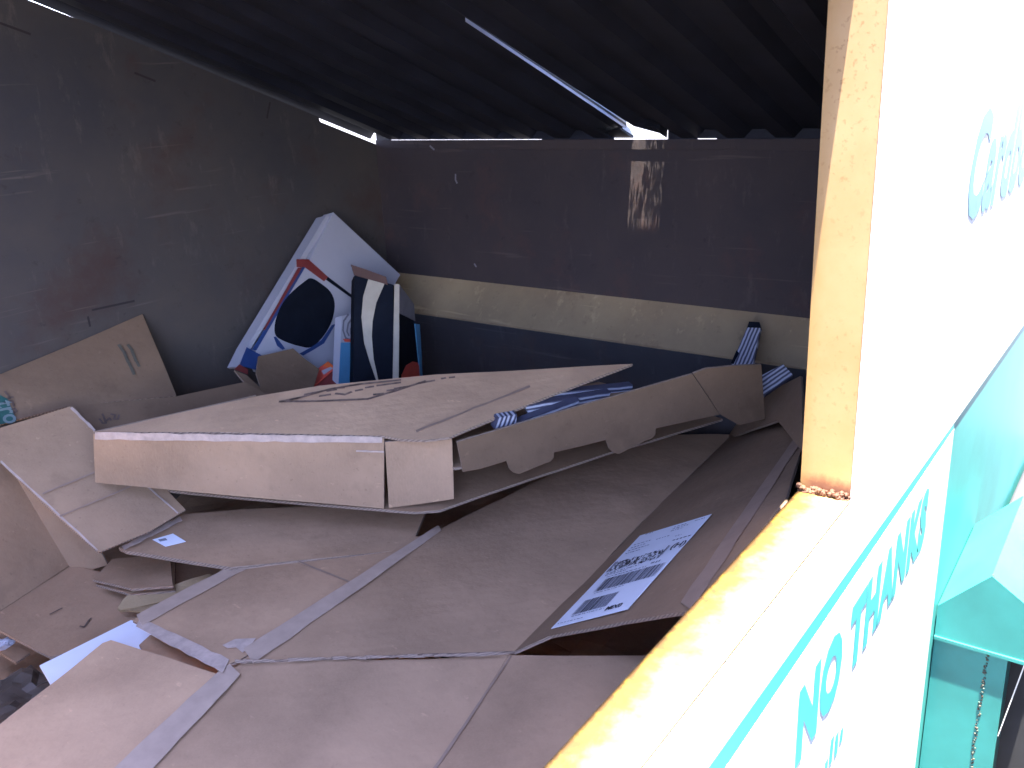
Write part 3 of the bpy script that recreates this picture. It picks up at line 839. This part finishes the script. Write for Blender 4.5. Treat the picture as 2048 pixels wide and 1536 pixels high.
fy = np.cross(off(PA, 0)[1], fx); fy = fy / np.linalg.norm(fy)
text_obj('pale_lettering', 'tro', plain('pale_green_ink', (.15, .19, .17), .7), pa, (fr_, fx, fy), .055, .001)
strokes('script_lettering', [[(10, 783), (16, 790), (20, 796), (15, 797)], [(18, 795), (26, 794)], [(18, 801), (25, 802), (28, 812), (26, 806)], [(25, 818), (30, 817), (33, 822), (29, 826), (25, 822)]], PA, .005, ink_brown, pa, h=.005)
strokes('faint_lettering', [[(238, 690), (246, 702)], [(248, 704), (256, 724)], [(258, 726), (268, 748)], [(256, 690), (264, 700)], [(264, 702), (272, 722)], [(274, 724), (278, 732)]], PA, .008, ink_faint, pa, h=.005)
strokes('pencil_number', [[(199, 838), (205, 846), (212, 846), (207, 832), (205, 828)], [(212, 842), (219, 836), (222, 840)], [(222, 828), (231, 830), (228, 838), (236, 838), (238, 830)]], PG, .005, ink_brown, lc, h=.003)

PC = P3(U((0, 924), PY(1.70)), U((0, 1216), PZ(-.42)), U((130, 1130), PZ(-.42)))
dc = empty('dark_carton', (-.5, 1.55, -.45), 'half open brown carton standing in shade at the left picture edge', 'cardboard carton')
board('side_panel', [(-60, 860), (0, 920), (30, 952), (138, 1132), (0, 1222), (-60, 1260)], PC, .0055, K(3), dc, warp=.003, cuts=3, seed=51)
PC2 = P3(U((30, 952), PC), U((138, 1132), PC), U((200, 1110), PZ(-.40)))
board('back_panel', [(30, 952), (80, 980), (200, 1100), (215, 1130), (175, 1142), (138, 1133)], PC2, .0055, K(3), dc)
PD = PN(U((130, 1150), PZ(-.43)), (0.02, -.03, 1))
pd = board('floor_panel', [(-60, 1245), (0, 1216), (138, 1128), (230, 1150), (330, 1180), (330, 1260), (100, 1314), (0, 1262), (-60, 1235)], PD, .0055, K(4), dc, warp=.004, cuts=4, seed=52)
for _m in ([(160, 1252), (168, 1254), (178, 1240), (182, 1236)], [(100, 1228), (112, 1222), (124, 1216)]): strokes('ink_mark', [_m], PD, .004, ink_brown, pd, h=.004)

PE = PN(U((240, 1097), PZ(-.290)), (-.02, -.05, 1))
ec = empty('flat_carton', (-.3, 1.15, -.33), 'flattened carton with small white sticker, tucked under the mailing carton', 'cardboard carton')
pe = board('top_panel', [(238, 1095), (345, 1040), (368, 1030), (480, 1020), (860, 1000), (820, 1100), (462, 1134), (250, 1101)], PE, .009, K(1), ec, warp=.003, cuts=4, seed=61)
board('sticker', [(305, 1079), (346, 1067), (372, 1083), (331, 1093)], off(PE, .0035), .0006, label_m, pe)
board('sticker_print', [(316, 1079), (331, 1076), (335, 1080), (320, 1083)], off(PE, .0046), .0004, ink_soft, pe)
strip('rolled_edge', (246, 1096), (362, 1036), (9, 9), off(PE, .004), worn_m, pe, h=.002)

lowc = empty('buried_carton', (-.35, 1.2, -.42), 'double layered brown carton flap buried under the flat carton with the sticker', 'cardboard carton')
PL_ = PN(U((190, 1160), PZ(-.385)), (0, .05, 1))
board('upper_layer', [(185, 1158), (225, 1118), (340, 1110), (346, 1172), (265, 1178)], PL_, .006, K(4), lowc, warp=.003, cuts=3, seed=71)
board('lower_layer', [(192, 1168), (235, 1120), (350, 1110), (350, 1180), (262, 1188)], off(PL_, -.015), .006, K(4), lowc, warp=.003, cuts=3, seed=72)
# folded kraft paper under the flap
kraft = cardboard('kraft_paper', (.36, .25, .13), 8.0, .2)
kp = empty('kraft_paper', U((300, 1200), PZ(-.42)), 'folded golden brown kraft paper scrap in the gap under the flat carton', 'wrapping paper')
KP = PN(U((236, 1213), PZ(-.405)), (-.25, -.15, 1))
board('upper_fold', [(234, 1213), (246, 1196), (264, 1181), (292, 1171), (346, 1167), (420, 1150), (440, 1160), (345, 1196), (290, 1207), (240, 1217)], KP, .003, kraft, kp, warp=.012, cuts=4, seed=74, freq=7)
KP2 = PN(U((236, 1216), PZ(-.412)), (-.05, .05, 1))
board('lower_fold', [(233, 1214), (240, 1219), (290, 1211), (346, 1199), (450, 1166), (470, 1180), (350, 1222), (270, 1222)], KP2, .003, kraft, kp, warp=.006, cuts=3, seed=75, freq=6)
ul = board('loose_flap', [(338, 1120), (345, 1140), (352, 1190), (470, 1140), (470, 1110)], PN(U((345, 1180), PZ(-.43)), (0, -.1, 1)), .006, K(4), None)
tag(ul, 'small brown flap seen in the dark gap right of the kraft paper', 'cardboard scrap')

# white sheet under the corner of the large carton
ws = board('white_sheet', [(79, 1331), (262, 1240), (300, 1256), (335, 1272), (300, 1320), (160, 1420), (110, 1384)], PN(U((80, 1330), PZ(-.375)), (.0, .0, 1)), .004, white_card, None)
ws.data.materials[0] = label_m
tag(ws, 'smooth white card sheet slipped beneath the pale near flap of the large carton', 'card sheet')
un = board('brown_scrap', [(278, 1290), (300, 1270), (345, 1262), (440, 1340), (440, 1380), (330, 1360)], PN(U((330, 1300), PZ(-.36)), (0, 0, 1)), .005, K(2), None)
tag(un, 'brown scrap panel in the gap between the white sheet and the large carton', 'cardboard scrap')
# dark litter low down at the left
lt = board('dark_flap', [(-40, 1262), (0, 1275), (60, 1305), (32, 1325), (0, 1305), (-40, 1290)], PN(U((0, 1290), PZ(-.50)), (.1, -.2, 1)), .006, K(4), None, warp=.003, cuts=2)
tag(lt, 'dark brown torn flap under the shaded carton at the left edge', 'cardboard scrap')
def crumple(name, px, z, r, mat, label, cat, seed):
    bm = bmesh.new()
    bmesh.ops.create_icosphere(bm, subdivisions=4, radius=1.0)
    c = Vector(U(px, PZ(z)))
    for v in bm.verts:
        d = v.co.normalized()
        k = 1 + .45 * noise.noise(d * 2.0 + Vector((seed, 0, 0))) + .30 * abs(noise.noise(d * 5.5 + Vector((0, seed, 0))))
        v.co = c + Vector((d.x * r[0], d.y * r[1], d.z * r[2])) * k
    o = finish(name, bm, mat)
    return tag(o, label, cat)
plas = plain('brown_plastic', (0.085, 0.066, 0.05), 0.3, 0.4, 20, 0.6)
crumple('plastic_bag', (40, 1430), -.50, (.12, .10, .05), plas, 'crumpled brownish plastic bag in the dark gap at the lower left', 'plastic bag', 4.0)
crumple('plastic_wrap', (2, 1290), -.47, (.03, .012, .012), white_card, 'scrap of glossy white plastic wrap at the far left edge', 'plastic wrap', 9.0)
# heap of older board deep inside that closes the gaps
hp = [(-1.1, .01, -.56), (.2, .01, -.56), (.95, .05, -.50), (.92, 1.84, -.40), (.2, 1.84, -.46), (-1.1, 1.84, -.62)]
hb = sheet('cardboard_heap', hp, .01, K(3), None, warp=.06, cuts=5, freq=2.5, seed=81)
tag(hb, 'dark heap of older cardboard filling the bottom of the skip', 'cardboard heap', kind='stuff')
